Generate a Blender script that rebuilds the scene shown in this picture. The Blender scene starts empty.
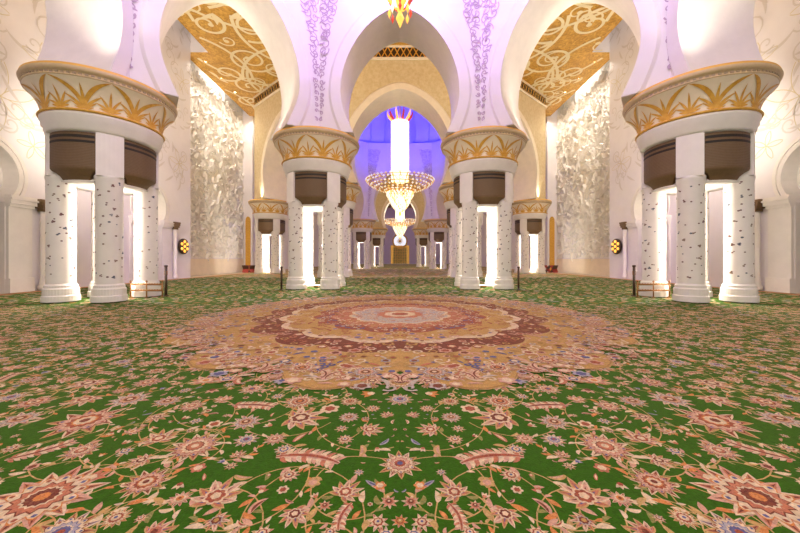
import bpy, math, random
from mathutils import Vector, Matrix
from mathutils.geometry import tessellate_polygon
random.seed(7)
PI = math.pi
scn = bpy.context.scene
COL = scn.collection
K = 1.2                    # everything is laid out with camera height = 1, then scaled to metres

# ------------------------------------------------------------------ materials
def srgb(r, g, b):
    f = lambda c: (c/255/12.92) if c/255 <= .04045 else ((c/255+.055)/1.055)**2.4
    return (f(r), f(g), f(b), 1)

def mat(name, col, rough=.5, metal=0, noise=0, nscale=4, bump=0, bscale=20, emit=0, ecol=None, col2=None, spec=None):
    m = bpy.data.materials.new(name); m.use_nodes = True
    nt = m.node_tree; b = nt.nodes['Principled BSDF']
    b.inputs['Base Color'].default_value = col
    b.inputs['Roughness'].default_value = rough
    b.inputs['Metallic'].default_value = metal
    if spec is not None: b.inputs['Specular IOR Level'].default_value = spec
    tc = nt.nodes.new('ShaderNodeTexCoord')
    if noise or col2:
        n = nt.nodes.new('ShaderNodeTexNoise'); n.inputs['Scale'].default_value = nscale
        n.inputs['Detail'].default_value = 5; n.inputs['Roughness'].default_value = .6
        nt.links.new(tc.outputs['Object'], n.inputs['Vector'])
        r = nt.nodes.new('ShaderNodeValToRGB')
        r.color_ramp.elements[0].position = .35; r.color_ramp.elements[1].position = .65
        c2 = col2 or tuple(list(c*(1-noise) for c in col[:3])+[1])
        r.color_ramp.elements[0].color = c2; r.color_ramp.elements[1].color = col
        nt.links.new(n.outputs['Fac'], r.inputs['Fac'])
        nt.links.new(r.outputs['Color'], b.inputs['Base Color'])
    if bump:
        n = nt.nodes.new('ShaderNodeTexNoise'); n.inputs['Scale'].default_value = bscale
        nt.links.new(tc.outputs['Object'], n.inputs['Vector'])
        bp = nt.nodes.new('ShaderNodeBump'); bp.inputs['Strength'].default_value = bump
        bp.inputs['Distance'].default_value = .03
        nt.links.new(n.outputs['Fac'], bp.inputs['Height'])
        nt.links.new(bp.outputs['Normal'], b.inputs['Normal'])
    if emit:
        b.inputs['Emission Color'].default_value = ecol or col
        b.inputs['Emission Strength'].default_value = emit
        try: m.cycles.emission_sampling = 'NONE'
        except Exception: pass
    return m

M = {}
M['marble'] = mat('white_marble', srgb(236,228,222), .35, noise=.06, nscale=2.5)
M['plaster'] = mat('pale_plaster', srgb(232,224,226), .55, noise=.04, nscale=1.5)
M['cream'] = mat('cream_stone', srgb(242,226,202), .5, noise=.08, nscale=2)
M['beige'] = mat('beige_carved_stone', srgb(220,200,160), .5, col2=srgb(206,182,136), nscale=5, bump=.5, bscale=9)
M['gold'] = mat('matt_gold_paint', srgb(222,172,72), .5, .05, col2=srgb(202,146,50), nscale=9)
M['rim'] = mat('sandy_gilt_stone', srgb(206,178,138), .5, noise=.1, nscale=8)
M['rimgold'] = mat('bright_gilt_edge', srgb(232,182,84), .45, .1)
M['bead'] = mat('grey_bronze_bead', srgb(160,138,112), .5)
M['brown'] = mat('bronze_grille', srgb(120,92,62), .55, .15, noise=.15, nscale=14)
M['slot'] = mat('dark_slot', srgb(38,26,18), .6)
M['slat'] = mat('lighter_bronze_slat', srgb(124,100,76), .55)
M['bronze'] = mat('polished_bronze', srgb(150,104,62), .35, .6)
M['darkpost'] = mat('dark_bronze_post', srgb(82,62,50), .4, .4)
M['inlayA'] = mat('maroon_stone_inlay', srgb(112,74,70), .4)
M['inlayB'] = mat('slate_stone_inlay', srgb(84,88,104), .4)
M['inlayC'] = mat('brown_stone_inlay', srgb(130,104,88), .4)
M['vine'] = mat('mauve_vine_inlay', srgb(186,162,180), .5)
M['vinegold'] = mat('faint_gold_vine', srgb(212,196,160), .5)
M['relief'] = mat('white_relief', srgb(238,232,226), .5)
M['scroll'] = mat('ivory_scroll', srgb(236,220,178), .5)
M['door'] = mat('dark_wood_door', srgb(92,54,32), .5, noise=.2)
M['red'] = mat('dark_red_fabric', srgb(140,44,34), .7)
M['lattice'] = mat('dark_lattice', srgb(62,40,24), .5, noise=.3, nscale=8)
M['purple'] = mat('painted_dome', srgb(226,222,236), .6)
M['glow'] = mat('crystal_glow', srgb(255,244,220), .2, emit=1.0, ecol=srgb(255,238,208))
M['glowgold'] = mat('gilt_glow', srgb(255,214,130), .3, emit=.8, ecol=srgb(255,206,120))
M['gilt'] = mat('gilt_metal', srgb(232,186,90), .3, .7)
M['redcry'] = mat('red_crystal', srgb(214,70,60), .15, emit=.35, ecol=srgb(230,90,70))
M['ambercry'] = mat('amber_crystal', srgb(255,190,80), .15, emit=1.0, ecol=srgb(255,190,90))
M['greencry'] = mat('green_crystal', srgb(120,160,70), .15, emit=.3, ecol=srgb(130,170,70))
M['lamp'] = mat('lamp_lens', srgb(255,250,240), .3, emit=12, ecol=srgb(255,240,215))
M['windowglow'] = mat('lit_round_window', srgb(230,235,240), .3, emit=1.2, ecol=srgb(225,232,245))
M['greengold'] = mat('green_gold_mosaic', srgb(140,138,62), .5, col2=srgb(190,160,80), nscale=3)
M['stonefloor'] = mat('stone_floor', srgb(200,180,150), .4, noise=.1)

def mosaic_gold():
    m = bpy.data.materials.new('gold_mosaic'); m.use_nodes = True
    nt = m.node_tree; b = nt.nodes['Principled BSDF']; L = nt.links
    tc = nt.nodes.new('ShaderNodeTexCoord')
    v = nt.nodes.new('ShaderNodeTexVoronoi'); v.inputs['Scale'].default_value = 9
    n = nt.nodes.new('ShaderNodeTexNoise'); n.inputs['Scale'].default_value = 1.6; n.inputs['Detail'].default_value = 6
    L.new(tc.outputs['Object'], v.inputs['Vector']); L.new(tc.outputs['Object'], n.inputs['Vector'])
    r = nt.nodes.new('ShaderNodeValToRGB')
    r.color_ramp.elements[0].color = srgb(150,104,30); r.color_ramp.elements[0].position = .1
    r.color_ramp.elements[1].color = srgb(226,180,84); r.color_ramp.elements[1].position = .8
    e = r.color_ramp.elements.new(.45); e.color = srgb(196,146,54)
    mx = nt.nodes.new('ShaderNodeMixRGB'); mx.blend_type = 'MIX'; mx.inputs[0].default_value = .5
    L.new(v.outputs['Color'], mx.inputs[1]); L.new(n.outputs['Fac'], mx.inputs[2])
    L.new(mx.outputs[0], r.inputs['Fac']); L.new(r.outputs['Color'], b.inputs['Base Color'])
    b.inputs['Roughness'].default_value = .45; b.inputs['Metallic'].default_value = .2
    return m
M['mosaic'] = mosaic_gold()

def relief_wall():
    m = bpy.data.materials.new('leafy_relief_marble'); m.use_nodes = True
    nt = m.node_tree; b = nt.nodes['Principled BSDF']; L = nt.links
    tc = nt.nodes.new('ShaderNodeTexCoord')
    n = nt.nodes.new('ShaderNodeTexNoise'); n.inputs['Scale'].default_value = 1.3; n.inputs['Detail'].default_value = 2
    L.new(tc.outputs['Object'], n.inputs['Vector'])
    add = nt.nodes.new('ShaderNodeMixRGB'); add.blend_type = 'ADD'; add.inputs[0].default_value = .35
    L.new(tc.outputs['Object'], add.inputs[1]); L.new(n.outputs['Color'], add.inputs[2])
    v = nt.nodes.new('ShaderNodeTexVoronoi'); v.feature = 'DISTANCE_TO_EDGE'; v.inputs['Scale'].default_value = 2.3
    L.new(add.outputs[0], v.inputs['Vector'])
    w = nt.nodes.new('ShaderNodeTexWave'); w.inputs['Scale'].default_value = 1.6; w.inputs['Distortion'].default_value = 9
    w.inputs['Detail'].default_value = 2; w.inputs['Detail Scale'].default_value = 1.2
    L.new(tc.outputs['Object'], w.inputs['Vector'])
    r = nt.nodes.new('ShaderNodeValToRGB'); r.color_ramp.elements[0].position = .0; r.color_ramp.elements[1].position = .16
    L.new(v.outputs['Distance'], r.inputs['Fac'])
    mx = nt.nodes.new('ShaderNodeMath'); mx.operation = 'MULTIPLY_ADD'; mx.inputs[1].default_value = .6
    L.new(w.outputs['Fac'], mx.inputs[0]); L.new(r.outputs['Color'], mx.inputs[2])
    bp = nt.nodes.new('ShaderNodeBump'); bp.inputs['Strength'].default_value = .6; bp.inputs['Distance'].default_value = .08
    L.new(mx.outputs[0], bp.inputs['Height']); L.new(bp.outputs['Normal'], b.inputs['Normal'])
    cr = nt.nodes.new('ShaderNodeValToRGB'); cr.color_ramp.elements[0].color = srgb(222,222,220); cr.color_ramp.elements[1].color = srgb(246,240,230)
    cr.color_ramp.elements[0].position = .3
    cr.color_ramp.elements[1].position = .9
    L.new(mx.outputs[0], cr.inputs['Fac']); L.new(cr.outputs['Color'], b.inputs['Base Color'])
    b.inputs['Roughness'].default_value = .45
    return m
M['leafy'] = relief_wall()

def carpet_mat():
    m = bpy.data.materials.new('knotted_wool_carpet'); m.use_nodes = True
    nt = m.node_tree; b = nt.nodes['Principled BSDF']; L = nt.links
    a = nt.nodes.new('ShaderNodeAttribute'); a.attribute_name = 'wool'; a.attribute_type = 'GEOMETRY'
    tc = nt.nodes.new('ShaderNodeTexCoord')
    n = nt.nodes.new('ShaderNodeTexNoise'); n.inputs['Scale'].default_value = 30; n.inputs['Detail'].default_value = 5
    n.inputs['Roughness'].default_value = .8
    L.new(tc.outputs['Object'], n.inputs['Vector'])
    mp = nt.nodes.new('ShaderNodeMapRange'); mp.inputs[1].default_value = .25; mp.inputs[2].default_value = .75
    mp.inputs[3].default_value = .55; mp.inputs[4].default_value = 1.4
    L.new(n.outputs['Fac'], mp.inputs[0])
    mx = nt.nodes.new('ShaderNodeMixRGB'); mx.blend_type = 'MULTIPLY'; mx.inputs[0].default_value = 1
    L.new(a.outputs['Color'], mx.inputs[1]); L.new(mp.outputs[0], mx.inputs[2])
    L.new(mx.outputs[0], b.inputs['Base Color'])
    n3 = nt.nodes.new('ShaderNodeTexNoise'); n3.inputs['Scale'].default_value = 52; n3.inputs['Detail'].default_value = 3
    L.new(tc.outputs['Object'], n3.inputs['Vector'])
    r3 = nt.nodes.new('ShaderNodeValToRGB'); r3.color_ramp.interpolation = 'LINEAR'
    for p_, c_ in ((.0,(150,70,50)),(.42,(205,150,110)),(.52,(90,80,90)),(.60,(220,180,140))):
        e = r3.color_ramp.elements.new(p_) if p_ else r3.color_ramp.elements[0]
        e.color = srgb(*c_)
    r3.color_ramp.elements[-1].color = srgb(120,60,40)
    L.new(n3.outputs['Fac'], r3.inputs['Fac'])
    m3 = nt.nodes.new('ShaderNodeMixRGB'); L.new(mx.outputs[0], m3.inputs[1]); L.new(r3.outputs['Color'], m3.inputs[2])
    sp_ = nt.nodes.new('ShaderNodeSeparateColor'); L.new(a.outputs['Color'], sp_.inputs[0])
    g_ = nt.nodes.new('ShaderNodeMapRange'); g_.inputs[1].default_value = .06; g_.inputs[2].default_value = .2; g_.inputs[3].default_value = .01; g_.inputs[4].default_value = .30
    L.new(sp_.outputs[0], g_.inputs[0]); L.new(g_.outputs[0], m3.inputs[0]); L.new(m3.outputs[0], b.inputs['Base Color'])
    b.inputs['Roughness'].default_value = .95; b.inputs['Specular IOR Level'].default_value = .1
    b.inputs['Sheen Weight'].default_value = .12; b.inputs['Sheen Tint'].default_value = srgb(230,210,160)
    n2 = nt.nodes.new('ShaderNodeTexNoise'); n2.inputs['Scale'].default_value = 90
    L.new(tc.outputs['Object'], n2.inputs['Vector'])
    bp = nt.nodes.new('ShaderNodeBump'); bp.inputs['Strength'].default_value = .4; bp.inputs['Distance'].default_value = .01
    L.new(n2.outputs['Fac'], bp.inputs['Height']); L.new(bp.outputs['Normal'], b.inputs['Normal'])
    return m
M['carpet'] = carpet_mat()

# ------------------------------------------------------------------ mesh builder
class MB:
    def __init__(s): s.v = []; s.f = []; s.m = []; s.sm = []
    def add(s, vs, fs, mi=0, smooth=False):
        o = len(s.v); s.v += [tuple(v) for v in vs]
        for f in fs: s.f.append(tuple(i+o for i in f)); s.m.append(mi); s.sm.append(smooth)
    def box(s, x0, x1, y0, y1, z0, z1, mi=0):
        v = [(x0,y0,z0),(x1,y0,z0),(x1,y1,z0),(x0,y1,z0),(x0,y0,z1),(x1,y0,z1),(x1,y1,z1),(x0,y1,z1)]
        s.add(v, [(0,3,2,1),(4,5,6,7),(0,1,5,4),(1,2,6,5),(2,3,7,6),(3,0,4,7)], mi)
    def lathe(s, prof, c=(0,0,0), n=32, mi=0, a0=0, a1=2*PI, smooth=True, cap=False, phase=0):
        full = abs(a1-a0-2*PI) < 1e-6
        k = n if full else n+1
        vs = []
        for (r, z) in prof:
            for i in range(k):
                a = a0+(a1-a0)*i/n+phase
                vs.append((c[0]+r*math.cos(a), c[1]+r*math.sin(a), c[2]+z))
        fs = []
        for j in range(len(prof)-1):
            for i in range(n):
                i2 = (i+1) % k if full else i+1
                fs.append((j*k+i, j*k+i2, (j+1)*k+i2, (j+1)*k+i))
        s.add(vs, fs, mi, smooth)
        if cap and full:
            s.add([vs[i] for i in range(k)], [tuple(range(k))[::-1]], mi)
            o = (len(prof)-1)*k
            s.add([vs[o+i] for i in range(k)], [tuple(range(k))], mi)
    def tube(s, pts, r, n=6, mi=0, smooth=True):
        pts = [Vector(p) for p in pts]; vs = []
        for i, p in enumerate(pts):
            d = (pts[min(i+1, len(pts)-1)]-pts[max(i-1, 0)]).normalized()
            u = d.cross(Vector((0,0,1)))
            if u.length < 1e-3: u = Vector((1,0,0))
            u.normalize(); w = d.cross(u)
            rr = r[i] if isinstance(r, (list, tuple)) else r
            for k in range(n):
                a = 2*PI*k/n; vs.append(p+u*math.cos(a)*rr+w*math.sin(a)*rr)
        fs = [(j*n+i, j*n+(i+1) % n, (j+1)*n+(i+1) % n, (j+1)*n+i) for j in range(len(pts)-1) for i in range(n)]
        fs += [tuple(range(n))[::-1], tuple(range((len(pts)-1)*n, len(pts)*n))]
        s.add(vs, fs, mi, smooth)
    def octa(s, p, r, h, mi=0):
        x, y, z = p
        s.add([(x+r,y,z),(x,y+r,z),(x-r,y,z),(x,y-r,z),(x,y,z+h),(x,y,z-h)],
              [(0,1,4),(1,2,4),(2,3,4),(3,0,4),(1,0,5),(2,1,5),(3,2,5),(0,3,5)], mi)
    def build(s, name, mats, parent=None, loc=(0,0,0)):
        me = bpy.data.meshes.new(name); me.from_pydata(s.v, [], s.f)
        for m in (mats if isinstance(mats, (list, tuple)) else [mats]): me.materials.append(m)
        me.polygons.foreach_set('material_index', s.m); me.polygons.foreach_set('use_smooth', s.sm)
        me.update()
        o = bpy.data.objects.new(name, me); COL.objects.link(o); o.location = loc
        if parent: o.parent = parent
        return o

def tag(o, label=None, cat=None, group=None, kind=None):
    if label: o['label'] = label
    if cat: o['category'] = cat
    if group: o['group'] = group
    if kind: o['kind'] = kind
    return o
def thing(name, label, cat, loc=(0,0,0), rz=0, group=None):
    o = bpy.data.objects.new(name, None); COL.objects.link(o); o.location = loc; o.rotation_euler = (0,0,rz)
    return tag(o, label, cat, group)
def dup(root, loc, rz=0, label=None, group=None):
    def cp(o, par):
        c = o.copy(); COL.objects.link(c); c.parent = par
        for ch in list(o.children): cp(ch, c)
        return c
    r = cp(root, None); r.location = loc; r.rotation_euler = (0,0,rz)
    if label: r['label'] = label
    if group: r['group'] = group
    return r
def light(name, kind, loc, power, col=(1,.9,.75), size=.2, target=None, angle=60, blend=.6, parent=None, size_y=None):
    d = bpy.data.lights.new(name, kind); d.energy = power; d.color = col
    if kind == 'AREA':
        d.size = size
        if size_y: d.shape = 'RECTANGLE'; d.size_y = size_y
    else: d.shadow_soft_size = size
    if kind == 'SPOT': d.spot_size = math.radians(angle); d.spot_blend = blend
    o = bpy.data.objects.new(name, d); COL.objects.link(o); o.location = loc
    if target:
        v = Vector(target)-Vector(loc); o.rotation_euler = v.to_track_quat('-Z', 'Y').to_euler()
    if parent: o.parent = parent
    return o

# 2-D ribbon: list of (x,y) with half widths -> left and right sides
def ribbon2(pts, w):
    out = []
    n = len(pts)
    for i, p in enumerate(pts):
        a = pts[max(i-1, 0)]; b = pts[min(i+1, n-1)]
        dx, dy = b[0]-a[0], b[1]-a[1]; l = math.hypot(dx, dy) or 1e-6
        ww = w(i/(n-1)) if callable(w) else w
        nx, ny = -dy/l*ww, dx/l*ww
        out.append(((p[0]+nx, p[1]+ny), (p[0]-nx, p[1]-ny)))
    return out
RC = [0]
def put_ribbon(mb, pts, w, fmap, mi=0):
    rb = ribbon2(pts, w)
    vs = []
    for a, b in rb: vs += [fmap(*a), fmap(*b)]
    RC[0] += 1; d = (RC[0] % 23)*.0012
    p0, p1, p2 = Vector(fmap(0,0)), Vector(fmap(1,0)), Vector(fmap(0,1))
    nrm = (p1-p0).cross(p2-p0).normalized()
    if isinstance(getattr(fmap, 'flip', None), int): nrm *= fmap.flip
    vs = [tuple(Vector(v)+nrm*(d-.014)*(1)) for v in vs]
    fs = [(2*i, 2*i+1, 2*i+3, 2*i+2) for i in range(len(rb)-1)]
    mb.add(vs, fs, mi)
def spiral(cx, cy, r, turns, a0, sgn=1, n=34, rin=.12):
    P = []
    for i in range(n+1):
        t = i/n; rr = r*(1-t)+r*rin*t; a = a0+sgn*turns*2*PI*t
        P.append((cx+rr*math.cos(a), cy+rr*math.sin(a)))
    return P
def blade(x0, y0, ang, ln, wid, bend, n=9):
    """tapered curved leaf as a ribbon; ang in radians"""
    P = []; x, y, a = x0, y0, ang
    for i in range(n+1):
        P.append((x, y)); x += math.cos(a)*ln/n; y += math.sin(a)*ln/n; a += bend/n
    return P, (lambda t: wid*(math.sin(PI*min(1, t*.93+.07))**.8)*(1-t*.25)+.0005)

# ------------------------------------------------------------------ column cluster
A = .58
def make_cluster(label):
    t = thing('column_cluster', label, 'columns')
    # one column
    for k, (sx, sy) in enumerate(((-1,-1),(1,-1),(1,1),(-1,1))):
        c = MB()
        c.lathe([(.0,0),(.345,0),(.345,.13),(.325,.15),(.325,.30),(.30,.33),(.30,.38),(.268,.42)], n=36, smooth=False)
        c.lathe([(.266,.41),(.266,2.86),(.28,2.90),(.28,2.97),(.24,3.02),(.24,3.9)], n=36)
        rnd = random.Random(k+11)
        cnt = 0
        pts = []
        while cnt < 84:
            z = .55+2.28*rnd.random()**1.15; a = rnd.uniform(0, 2*PI)
            if any(abs(z-q)<.13 and abs((a-b+PI) % (2*PI)-PI)*.27<.11 for q, b in pts): 
                if rnd.random() < .9: continue
            pts.append((z, a)); cnt += 1
            mi = rnd.choice((1,1,2,3)); np_ = rnd.choice((1,1,2,3))
            ph = rnd.uniform(0, 2*PI)
            for j in range(np_):
                an = ph+j*2*PI/max(np_,1); R = rnd.uniform(.016,.028)
                ox, oz = (0,0) if np_ == 1 else (math.cos(an)*.02, math.sin(an)*.02)
                vs = []
                for q in range(6):
                    b = q*PI/3; u = ox+R*math.cos(b)*1.1; w_ = oz+R*math.sin(b)*.8
                    vs.append((.2685*math.cos(a+u/.2685), .2685*math.sin(a+u/.2685), z+w_))
                c.add(vs, [tuple(range(6))], mi)
        c.build('column', [M['marble'], M['inlayA'], M['inlayB'], M['inlayC']], t, (sx*A, sy*A, 0))
    # inner core above the shafts
    c = MB(); c.box(-.66,.66,-.66,.66,2.98,3.97)
    c.lathe([(.0,2.825),(.86,2.825),(.86,2.86),(.66,2.99)], n=40)
    for k in range(4):                       # curved corner piers between the grilles
        a0 = PI/4+k*PI/2; h = math.radians(13.5); vs = []
        for z in (2.96,3.96):
            for R_ in (.55,1.09):
                for i in range(7): a = a0-h+2*h*i/6; vs.append((R_*math.cos(a), R_*math.sin(a), z))
        fs = [(i,i+1,i+8,i+7) for i in range(6)]+[(7+i,8+i,22+i,21+i) for i in range(6)]+[(0,7,21,14),(6,20,27,13)]
        c.add(vs, fs, 0)
    c.build('core', M['marble'], t)
    # entablature ring
    e = MB()
    e.lathe([(0,3.95),(1.10,3.95),(1.10,4.01),(1.13,4.04),(1.13,4.12),(1.17,4.16),(1.17,4.24),(1.2,4.28),(1.2,4.335),(0,4.335)], n=64)
    e.build('entablature', M['marble'], t)
    # capital
    def rz(v):      # flare
        return 1.16+.30*v**2.0, 4.40+.60*v
    p = MB()
    p.lathe([rz(i/12) for i in range(13)], n=80, mi=0)
    p.lathe([(1.19,4.335),(1.225,4.345),(1.235,4.37),(1.22,4.395),(1.16,4.40)], n=80, mi=1)
    p.lathe([(1.46,5.0),(1.475,5.01),(1.48,5.035),(1.46,5.04),(1.46,5.085),(1.49,5.10),(1.52,5.13),(1.53,5.17),(1.515,5.205)], n=80, mi=2)
    p.lathe([(1.515,5.205),(1.505,5.25),(1.46,5.28),(1.40,5.285)], n=80, mi=3)
    p.lathe([(1.40,5.285),(0,5.285)], n=80, mi=2)
    for i in range(88):
        a = 2*PI*i/88; q = 2*PI*.28/88
        vs = []
        for zz in (5.044,5.082):
            for rr in (1.458,1.478):
                for s_ in (-1,1): vs.append((rr*math.cos(a+s_*q), rr*math.sin(a+s_*q), zz))
        p.add(vs, [(0,1,5,4),(2,6,7,3),(0,4,6,2),(1,3,7,5),(0,2,3,1)], 4)
    capo = p.build('capital', [M['cream'], M['gold'], M['rim'], M['rimgold'], M['bead']], t)
    # gilded lotus leaves
    g = MB(); NP = 8
    for per in range(NP):
        base = per/NP*2*PI
        W = 2*PI/NP*1.25      # arc length of one repeat
        def fm(u, v, base=base):
            v = max(0, min(1, v)); r, z = rz(v); a = base+u/1.25
            return ((r+.010)*math.cos(a), (r+.010)*math.sin(a), z-.004)
        H = 1.0/.62
        def bl(x, y, deg, ln, wd, bd, mi=0):
            P, w = blade(x, y, math.radians(deg), ln, wd, math.radians(bd), 10)
            rb = ribbon2(P, w); vs = []
            for a_, b_ in rb: vs += [fm(a_[0], a_[1]*H), fm(b_[0], b_[1]*H)]
            g.add(vs, [(2*i, 2*i+1, 2*i+3, 2*i+2) for i in range(len(rb)-1)], mi)
        for deg, ln, bd in ((90,.44,0),(66,.38,-16),(114,.38,16),(42,.32,-26),(138,.32,26),(18,.22,-8),(162,.22,8)):
            bl(0, .03, deg, ln, .030, bd)
        for s_ in (-1,1):       # tall lotus on the repeat's border, its outer leaves arching over the plant
            x0 = s_*W/2
            d = lambda q: q if s_ < 0 else 180-q
            bl(x0, .03, d(78), .80, .050, s_*62)
            bl(x0, .03, d(50), .46, .032, s_*22)
            bl(x0, .03, d(28), .30, .026, s_*-10)
            bl(x0-s_*.02, .03, d(8), .17, .022, s_*-12)
        bl(W/2, .03, 90, .50, .036, 0)
    g.build('lotus_leaf_band', [M['gold']], capo)
    # four grilles
    for k in range(4):
        ac = k*PI/2; q = MB()
        n = 14
        def arc(R, half, z): return [((R)*math.cos(ac-half+2*half*i/n), R*math.sin(ac-half+2*half*i/n), z) for i in range(n+1)]
        hw = math.radians(32.5)
        rows = [(1.035,hw,3.93),(1.035,hw,3.12),(1.02,hw*.98,3.08),(.96,hw*.82,3.02),(.90,hw*.72,2.95),(.86,hw*.68,2.87),(.84,hw*.68,2.84),(.62,hw*.6,2.84)]
        vs = []
        for R, h_, z in rows: vs += arc(R, h_, z)
        w_ = n+1
        fs = [(j*w_+i, (j+1)*w_+i, (j+1)*w_+i+1, j*w_+i+1) for j in range(len(rows)-1) for i in range(n)]
        q.add(vs, fs, 0, False)
        for side in (0, n):                                  # close the sides towards the core
            s2 = []
            for R, h_, z in rows: 
                a = ac-h_+2*h_*side/n; s2 += [(R*math.cos(a), R*math.sin(a), z), (.62*math.cos(a), .62*math.sin(a), z)]
            q.add(s2, [(2*i, 2*i+1, 2*i+3, 2*i+2) for i in range(len(rows)-1)], 0)
        gr = q.build('speaker_grille', [M['brown']], t)
        s_ = MB()
        def band(R, z0, z1, half, mi):
            v2 = arc(R, half, z0)+arc(R, half, z1)
            s_.add(v2, [(i, i+1, w_+i+1, w_+i) for i in range(n)], mi)
        for i in range(15):
            z = 3.16+i*.036
            band(1.042, z, z+.013, hw*.93, 0)
        band(1.043, 3.69, 3.745, hw*.93, 1); band(1.043, 3.80, 3.865, hw*.93, 1)
        s_.build('louvre', [M['slat'], M['slot']], gr)
    u = MB(); u.lathe([(0,0),(.13,0),(.14,.05),(.12,.07)], n=24); u.lathe([(.12,.07),(.0,.07)], n=24, mi=1)
    u.build('uplight', [M['bronze'], M['lamp']], t)
    for z, pw in ((.55, CP*.55),(1.5, CP),(2.4, CP*.8)):
        light('column_light', 'POINT', (0,0,z), pw, (1,.93,.80), .05, parent=t)
    return t
CP = 60
near = make_cluster('large four-column pier with gilded lotus capital, nearest one at the left')
near.location = (-7.6, 8.55, 0)
SPOTS = [
 ((7.6,8.55), 'large four-column pier with gilded lotus capital, nearest one at the right'),
 ((-3.0,12.0), 'four-column pier with gilded capital carrying the left foot of the tall central arch'),
 ((3.0,12.0), 'four-column pier with gilded capital carrying the right foot of the tall central arch'),
 ((-3.8,19.4), 'pier mostly hidden directly behind the left foot of the tall central arch'),
 ((3.8,19.4), 'pier mostly hidden directly behind the right foot of the tall central arch'),
 ((-9.7,24.7), 'small distant column pier between the white relief wall and the left central pier'),
 ((9.7,24.7), 'small distant column pier between the white relief wall and the right central pier'),
 ((-4.15,36.0), 'far column pier seen through the central arch, larger of the left pair'),
 ((4.15,36.0), 'far column pier seen through the central arch, larger of the right pair'),
 ((-3.2,46.0), 'far column pier seen through the central arch, smaller and inner at the left'),
 ((3.2,46.0), 'far column pier seen through the central arch, smaller and inner at the right'),
]
for (x, y), lb in SPOTS: dup(near, (x, y, 0), 0, lb)
for o in list(bpy.data.objects):
    if o.name.startswith('column_cluster'): o['group'] = 'four-column piers with lotus capitals'

# ------------------------------------------------------------------ arch walls
def offset_poly(V, d):
    """offset closed convex polygon (ccw) inward by d"""
    out = []; n = len(V)
    for i in range(n):
        a, b, c = Vector(V[i-1]), Vector(V[i]), Vector(V[(i+1) % n])
        e1 = (b-a).normalized(); e2 = (c-b).normalized()
        n1 = Vector((-e1.y, e1.x)); n2 = Vector((-e2.y, e2.x))
        m = (n1+n2).normalized(); out.append(b+m*(d/max(.2, m.dot(n1))))
    return out
def arch_prof(L, zs, zm, za, ns=8, nt=22, kp=0):
    hm = L/2-1.0+kp; hs = L/2-1.42+kp*1.3
    P = []
    for i in range(ns+1):
        z = zs+(zm-zs)*i/ns; P.append((hs+(hm-hs)*math.sin(PI/2*i/ns), z))
    for i in range(1, nt+1):
        t = math.sin(PI/2*i/nt); P.append((max(0, hm*(1-t**1.9)**.62), zm+(za-zm)*t))
    return P
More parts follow.
